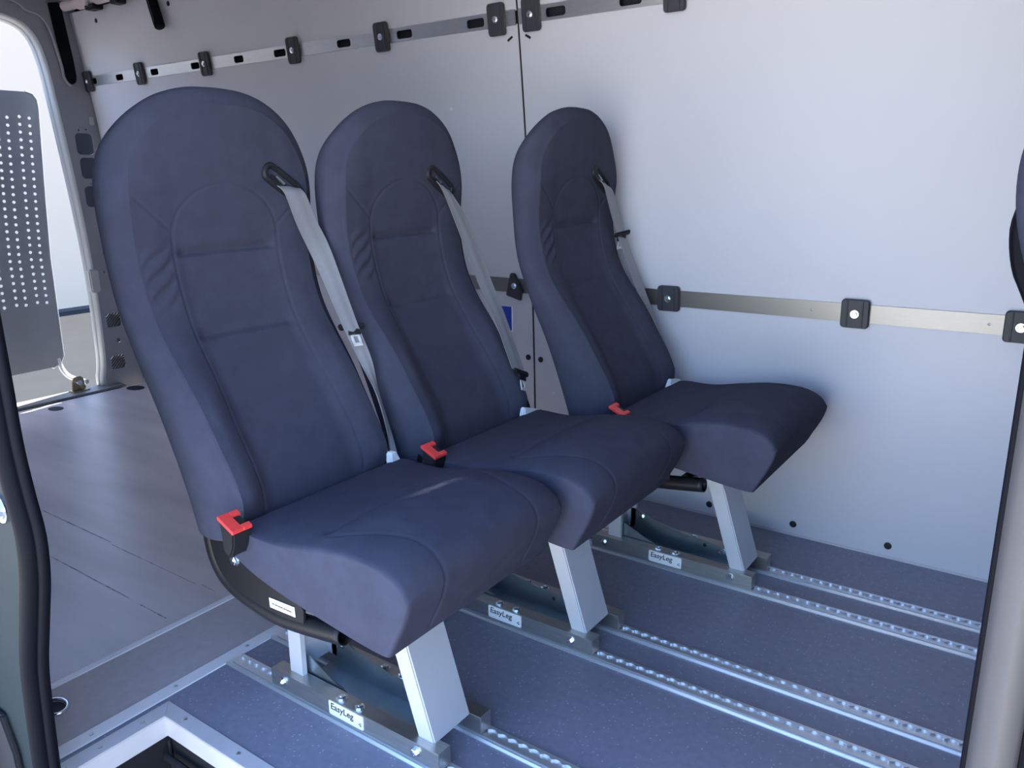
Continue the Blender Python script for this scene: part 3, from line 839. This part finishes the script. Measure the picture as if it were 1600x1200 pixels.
mr = nt.nodes.new('ShaderNodeMapRange'); mr.inputs[1].default_value = 0.8; mr.inputs[2].default_value = 1.75; mr.inputs[3].default_value = 0.75; mr.inputs[4].default_value = 0.0
nt.links.new(ad.outputs[0], mr.inputs[0])
mxs = nt.nodes.new('ShaderNodeMix'); mxs.data_type = 'RGBA'; mxs.inputs[7].default_value = (0.26, 0.22, 0.23, 1)
nt.links.new(b_.inputs['Base Color'].links[0].from_socket, mxs.inputs[6]); nt.links.new(mr.outputs[0], mxs.inputs[0]); nt.links.new(mxs.outputs[2], b_.inputs['Base Color'])

BELTS = [
 [((-0.560, 0.120, 1.082), (-0.560, 0.182, 1.074)), ((-0.548, 0.130, 1.064), (-0.548, 0.188, 1.058)), ((-0.555, 0.162, 0.995), (-0.555, 0.216, 1.005)), ((-0.540, 0.190, 0.911), (-0.535, 0.236, 0.935)), ((-0.468, 0.188, 0.785), (-0.460, 0.228, 0.783)), ((-0.432, 0.204, 0.693), (-0.424, 0.234, 0.695)), ((-0.398, 0.216, 0.622), (-0.411, 0.237, 0.623)), ((-0.372, 0.218, 0.535), (-0.384, 0.240, 0.536)), ((-0.352, 0.205, 0.482), (-0.346, 0.222, 0.480))],
 [((-0.560, 0.098, 1.082), (-0.560, 0.146, 1.058)), ((-0.548, 0.106, 1.060), (-0.548, 0.152, 1.041)), ((-0.545, 0.156, 0.967), (-0.545, 0.205, 0.976)), ((-0.500, 0.184, 0.815), (-0.498, 0.233, 0.827)), ((-0.442, 0.179, 0.716), (-0.440, 0.231, 0.708)), ((-0.383, 0.172, 0.594), (-0.380, 0.222, 0.582))],
 [((-0.560, 0.090, 1.076), (-0.560, 0.146, 1.056)), ((-0.548, 0.097, 1.056), (-0.548, 0.152, 1.040)), ((-0.553, 0.146, 0.984), (-0.550, 0.194, 0.982)), ((-0.548, 0.180, 0.916), (-0.544, 0.226, 0.913)), ((-0.500, 0.204, 0.768), (-0.494, 0.249, 0.764)), ((-0.440, 0.204, 0.633), (-0.432, 0.249, 0.626)), ((-0.392, 0.205, 0.515), (-0.378, 0.240, 0.512)), ((-0.368, 0.200, 0.460), (-0.358, 0.232, 0.456))],
]
LABELS = ['dark grey fabric passenger seat nearest the camera, white smear on its cushion',
          'dark grey fabric passenger seat in the middle of the row',
          'dark grey fabric passenger seat beside the grey wall, farthest right']

def tongue_part(seat, c, u, w, flip=1.0):
    """belt tongue: black moulding across the belt, chrome plate sticking out. c centre, u across, w outwards"""
    c = Vector(c); u = Vector(u).normalized(); w = Vector(w).normalized(); v = u.cross(w).normalized(); w = v.cross(u)
    M_ = Matrix((u, v, w)).transposed().to_4x4(); M_.translation = c
    bm = bmesh.new(); box_bm(bm, (-0.033, -0.005, -0.008), (0.033, 0.005, 0.007), 0.003); box_bm(bm, (-0.017, -0.004, 0.005), (0.017, 0.004, 0.022), 0.002)
    bm.transform(M_); me = bm_mesh('belt_tongue', bm)
    o = link('belt_tongue', me, BLACKP, seat)
    bm = bmesh.new()
    for lo, hi_ in (((-0.011, -0.0015, 0.02), (-0.006, 0.0015, 0.047)), ((0.006, -0.0015, 0.02), (0.011, 0.0015, 0.047)), ((-0.011, -0.0015, 0.042), (0.011, 0.0015, 0.050)), ((-0.011, -0.0015, 0.018), (0.011, 0.0015, 0.025))):
        box_bm(bm, lo, hi_)
    bm.transform(M_); link('tongue_plate', bm_mesh('tongue_plate', bm), CHROME, o, label='chrome latch plate')
    return o

for si, (sx, sy) in enumerate(SEATS):
    s = empty('passenger_seat', (sx, sy, 0.0), LABELS[si], 'seat', 'passenger seats in a row')
    link('backrest', back_me, None, s)
    cu = link('cushion', cush_me if si else cush_me.copy(), None, s)
    if si == 0: cu.data.materials[0] = STAINED
    # belt outlet
    g = link('belt_guide', guide_me, None, s)
    gc = [(0.141, 1.088), (0.122, 1.081), (0.115, 1.078)][si]
    g.location = (Pf(gc[1]) + back_relief(gc[0], gc[1]) - 0.001, gc[0], gc[1]); g.rotation_euler = (math.radians(-34), 0, 0)
    bm = bmesh.new(); prism_bm(bm, [(-0.03, -0.006), (0.03, -0.006), (0.034, 0.0), (0.03, 0.006), (-0.03, 0.006), (-0.034, 0.0)], 'X', 0.0002, 0.0012)
    link('outlet_slot', bm_mesh('outlet_slot', bm), DARKV, g)
    bm = bmesh.new(); tube_bm(bm, [(0.004, -0.022, 0.001), (0.004, 0.004, -0.002)], [0.0022, 0.004], 8)
    link('outlet_roller', bm_mesh('outlet_roller', bm), STEEL, g)
    # belt
    link('belt_webbing', ribbon_mesh('belt_webbing', BELTS[si]), None, s)
    if si == 0:
        tongue_part(s, (-0.462, 0.216, 0.768), (0.25, 1.0, -0.05), (0.35, 0.55, -0.30))
        prism('belt_anchor', [(0.190, 0.458), (0.230, 0.453), (0.214, 0.482), (0.206, 0.496), (0.190, 0.496)], 'X', -0.352, -0.334, WHITE, s, bev=0.002, label='white belt anchor cover')
    elif si == 1:
        tongue_part(s, (-0.372, 0.198, 0.578), (0.0, 1.0, -0.42), (0.25, 0.45, -0.80))
        link('belt_sleeve', ribbon_mesh('belt_sleeve', [((-0.400, 0.184, 0.574), (-0.398, 0.228, 0.562)), ((-0.392, 0.200, 0.525), (-0.388, 0.238, 0.515)), ((-0.372, 0.202, 0.465), (-0.368, 0.240, 0.460))]), None, s).data.materials[0] = BLACKP
        prism('belt_anchor', [(0.164, 0.462), (0.244, 0.447), (0.230, 0.474), (0.164, 0.494)], 'X', -0.358, -0.338, WHITE, s, bev=0.003, label='white belt anchor cover')
    else:
        tongue_part(s, (-0.542, 0.204, 0.914), (0.25, 1.0, 0.12), (0.10, 0.95, -0.25))
        prism('belt_anchor', [(0.150, 0.456), (0.236, 0.442), (0.236, 0.474), (0.156, 0.492)], 'X', -0.364, -0.344, WHITE, s, bev=0.003, label='white belt anchor cover')
    # frame tubes, side plates
    for sg in (-1, 1):
        path = catmull([(-0.448, sg * 0.198, 0.50), (-0.447, sg * 0.198, 0.42), (-0.432, sg * 0.198, 0.368), (-0.396, sg * 0.198, 0.334), (-0.33, sg * 0.198, 0.316), (-0.24, sg * 0.198, 0.309), (-0.085, sg * 0.198, 0.328)], 8)
        bm = bmesh.new(); tube_bm(bm, path, 0.0185, 16, cap=False)
        fr = link('frame_tube', bm_mesh('frame_tube', bm), BLACKM, s, smooth=True)
        md = fr.modifiers.new('wall', 'SOLIDIFY'); md.thickness = 0.003; md.offset = -1
        spts = [(p.x, p.y) for p in catmull([(-0.440, 0.46, 0), (-0.441, 0.42, 0), (-0.428, 0.375, 0), (-0.394, 0.344, 0), (-0.33, 0.327, 0), (-0.24, 0.320, 0), (-0.175, 0.326, 0)], 5)] + [(-0.172, 0.355), (-0.20, 0.374), (-0.28, 0.396), (-0.330, 0.42), (-0.365, 0.45), (-0.38, 0.47)]
        sp_ = prism('side_plate', spts, 'Y', sg * 0.207, sg * 0.213, BLACKM, s, bev=0.001)
        pb = link('bolt', b_pl, BOLT, sp_, loc=(-0.358, sg * 0.213, 0.402))
        if sg > 0: pb.rotation_euler = (0, 0, math.pi)
        if sg < 0:
            lb = box('white_tag', (-0.036, -0.0012, -0.0105), (0.036, 0.0, 0.0105), LABELM, sp_, bev=0.0008, label='white printed data tag')
            lb.location = (-0.231, -0.2132, 0.3425); lb.rotation_euler = (0, math.radians(-2), 0)
            for q in range(7):
                t_ = box('print_line', (-0.028 + q * 0.008, -0.0004, -0.0015), (-0.022 + q * 0.008 + 0.001 * (q % 3), 0.0, 0.0006), INK, sp_)
                t_.location = (-0.231, -0.2145, 0.342)
    tube('cross_tube', [(-0.14, -0.192, 0.327), (-0.14, 0.192, 0.327)], 0.015, BLACKM, s)
    tube('cross_tube', [(-0.41, -0.192, 0.345), (-0.41, 0.192, 0.345)], 0.015, BLACKM, s)
    box('base_pan', (-0.34, -0.19, 0.36), (-0.02, 0.19, 0.37), BLACKM, s)
    # buckle
    ob = prism('buckle', [(-0.321, 0.446), (-0.304, 0.438), (-0.291, 0.462), (-0.287, 0.490), (-0.327, 0.510)], 'Y', -0.260, -0.220, BLACKP, s, bev=0.003)
    bm = bmesh.new()
    prism_bm(bm, [(-0.328, 0.508), (-0.286, 0.488), (-0.286, 0.495), (-0.328, 0.515)], 'Y', -0.262, -0.238)
    prism_bm(bm, [(-0.328, 0.508), (-0.318, 0.503), (-0.318, 0.510), (-0.328, 0.515)], 'Y', -0.238, -0.219)
    prism_bm(bm, [(-0.296, 0.4925), (-0.286, 0.488), (-0.286, 0.495), (-0.296, 0.4995)], 'Y', -0.238, -0.219)
    bmesh.ops.bevel(bm, geom=list(bm.edges), offset=0.0012, segments=1, affect='EDGES', clamp_overlap=True)
    link('release_button', bm_mesh('release_button', bm), RED, ob, label='red release button')
    # front leg
    prism('front_leg', [(-0.055, 0.044), (-0.012, 0.044), (-0.106, 0.345), (-0.149, 0.345)], 'Y', -0.062, 0.048, LEGM, s, bev=0.003)
    prism('leg_bracket', [(-0.130, 0.270), (-0.082, 0.268), (-0.104, 0.350), (-0.235, 0.350), (-0.215, 0.330), (-0.150, 0.315)], 'Y', -0.064, 0.050, LEGM, s, bev=0.002)
    # rear leg: channel open to the front
    bm = bmesh.new()
    prism_bm(bm, [(-0.43, 0.044), (-0.39, 0.044), (-0.385, 0.34), (-0.425, 0.34)], 'Y', -0.062, -0.050)
    prism_bm(bm, [(-0.43, 0.044), (-0.39, 0.044), (-0.385, 0.34), (-0.425, 0.34)], 'Y', 0.036, 0.048)
    prism_bm(bm, [(-0.43, 0.044), (-0.418, 0.044), (-0.413, 0.34), (-0.425, 0.34)], 'Y', -0.050, 0.036)
    link('rear_leg', bm_mesh('rear_leg', bm), LEGM, s)
    # foot rails with bolts
    for j, fy in enumerate((-0.064, 0.064)):
        fr = box('foot_rail', (-0.475, fy - 0.0175, 0.0078), (0.014, fy + 0.0175, 0.047), STEEL, s, bev=0.0012)
        if j == 0:
            for bx_ in (-0.435, -0.045): link('bolt', b_side, BOLT, fr, loc=(bx_, fy - 0.0175, 0.029))
        for bx_ in (-0.262, -0.210): link('bolt', b_up, BOLT, fr, loc=(bx_, fy - 0.004, 0.047))
    npl = prism('nameplate', rrect(-0.236, 0.0285, 0.100, 0.0330, 0.004, 3), 'Y', -0.0835, -0.0815, LABELM, s, label='white nameplate reading EasyLeg')
    text_mesh('lettering', 'EasyLeg', 0.0215, INK, npl, (-0.281, -0.0839, 0.0265), bold=0.0002, shear=0.1)
    tube('logo_arrow', [(-0.1975, -0.0838, 0.024), (-0.1915, -0.0838, 0.028), (-0.1915, -0.0838, 0.020), (-0.1975, -0.0838, 0.024)], 0.0008, INK, npl, 6)
    # zinc brace tray between the rails
    bm = bmesh.new()
    prism_bm(bm, [(-0.42, 0.010), (-0.07, 0.010), (-0.07, 0.013), (-0.42, 0.013)], 'Y', -0.040, 0.040)
    prism_bm(bm, [(-0.405, 0.013), (-0.25, 0.013), (-0.25, 0.030), (-0.33, 0.062), (-0.385, 0.088), (-0.405, 0.088)], 'Y', -0.043, -0.040)
    far = [(-0.405, 0.013), (-0.10, 0.013), (-0.088, 0.020), (-0.085, 0.032), (-0.090, 0.045), (-0.105, 0.052), (-0.23, 0.062), (-0.33, 0.080), (-0.385, 0.104), (-0.405, 0.104)]
    prism_bm(bm, far, 'Y', 0.036, 0.039)
    br = link('brace', bm_mesh('brace', bm), ZINC, s, label='bluish zinc plated brace')
    for bx_, bz_ in ((-0.112, 0.034), (-0.37, 0.082)): link('bolt', b_side, BOLT, br, loc=(bx_, 0.036, bz_))
    link('nut', plug_me, DARKV, br, loc=(-0.165, 0.0355, 0.044)).scale = (0.5, 0.5, 0.5)

# ---- front seat seen at the right edge
fs = empty('front_seat', (0.015, 1.42, 0.0), 'dark front seat backrest at the far right edge of the view', 'seat')
def pillow(name, prof, y0, y1, r, material, parent):
    """side profile (x,z) lofted across y with rounded sides"""
    pts = resample(catmull([(a, 0, b) for a, b in prof + [prof[0]]], 6), 0.012)[:-1]; n = len(pts)
    cx = sum(p.x for p in pts) / n; cz = sum(p.z for p in pts) / n; V = []; Fc = []; sl = []
    for j in range(7):
        a = j / 6 * math.pi / 2; sl.append((y0 + r - r * math.cos(a), r * (1 - math.sin(a))))
    for j in range(7):
        a = j / 6 * math.pi / 2; sl.append((y1 - r + r * math.sin(a), r * (1 - math.cos(a))))
    for y, q in sl:
        for p in pts:
            d = Vector((p.x - cx, 0, p.z - cz)); L = d.length; d = d * max(0.1, (L - q) / L)
            V.append((cx + d.x, y, cz + d.z))
    for i in range(len(sl) - 1):
        for k in range(n): Fc.append((i * n + k, i * n + (k + 1) % n, (i + 1) * n + (k + 1) % n, (i + 1) * n + k))
    Fc.append(list(range(n))); Fc.append([(len(sl) - 1) * n + k for k in range(n)][::-1])
    me = bpy.data.meshes.new(name); me.from_pydata(V, [], Fc)
    b2 = bmesh.new(); b2.from_mesh(me); bmesh.ops.recalc_face_normals(b2, faces=b2.faces); b2.to_mesh(me); b2.free()
    return link(name, me, material, parent, smooth=True)
pillow('backrest', [(-0.082, 1.17), (-0.094, 1.10), (-0.088, 1.03), (-0.062, 0.95), (-0.01, 0.85), (0.08, 0.62), (0.14, 0.45), (0.26, 0.44), (0.20, 0.65), (0.11, 0.95), (0.06, 1.16), (0.01, 1.20)], -0.25, 0.25, 0.03, FABRIC, fs)
pillow('back_shell', [(-0.090, 1.055), (-0.096, 1.02), (-0.088, 0.97), (-0.066, 0.92), (0.02, 0.72), (0.06, 0.70), (0.02, 0.90), (-0.04, 1.06)], -0.22, 0.22, 0.02, RUBBER, fs)
pillow('seat_cushion', [(0.16, 0.40), (0.20, 0.33), (0.62, 0.33), (0.68, 0.40), (0.64, 0.46), (0.30, 0.45)], -0.25, 0.25, 0.03, FABRIC, fs)
pillow('headrest', [(-0.02, 1.24), (-0.035, 1.32), (-0.01, 1.41), (0.04, 1.42), (0.07, 1.33), (0.05, 1.24)], -0.13, 0.13, 0.03, FABRIC, fs)
tube('headrest_post', [(0.02, -0.06, 1.15), (0.015, -0.06, 1.27)], 0.007, BOLT, fs)
tube('headrest_post', [(0.02, 0.06, 1.15), (0.015, 0.06, 1.27)], 0.007, BOLT, fs)
box('pedestal', (0.24, -0.2, 0.0), (0.56, 0.2, 0.335), BLACKM, fs, bev=0.01)
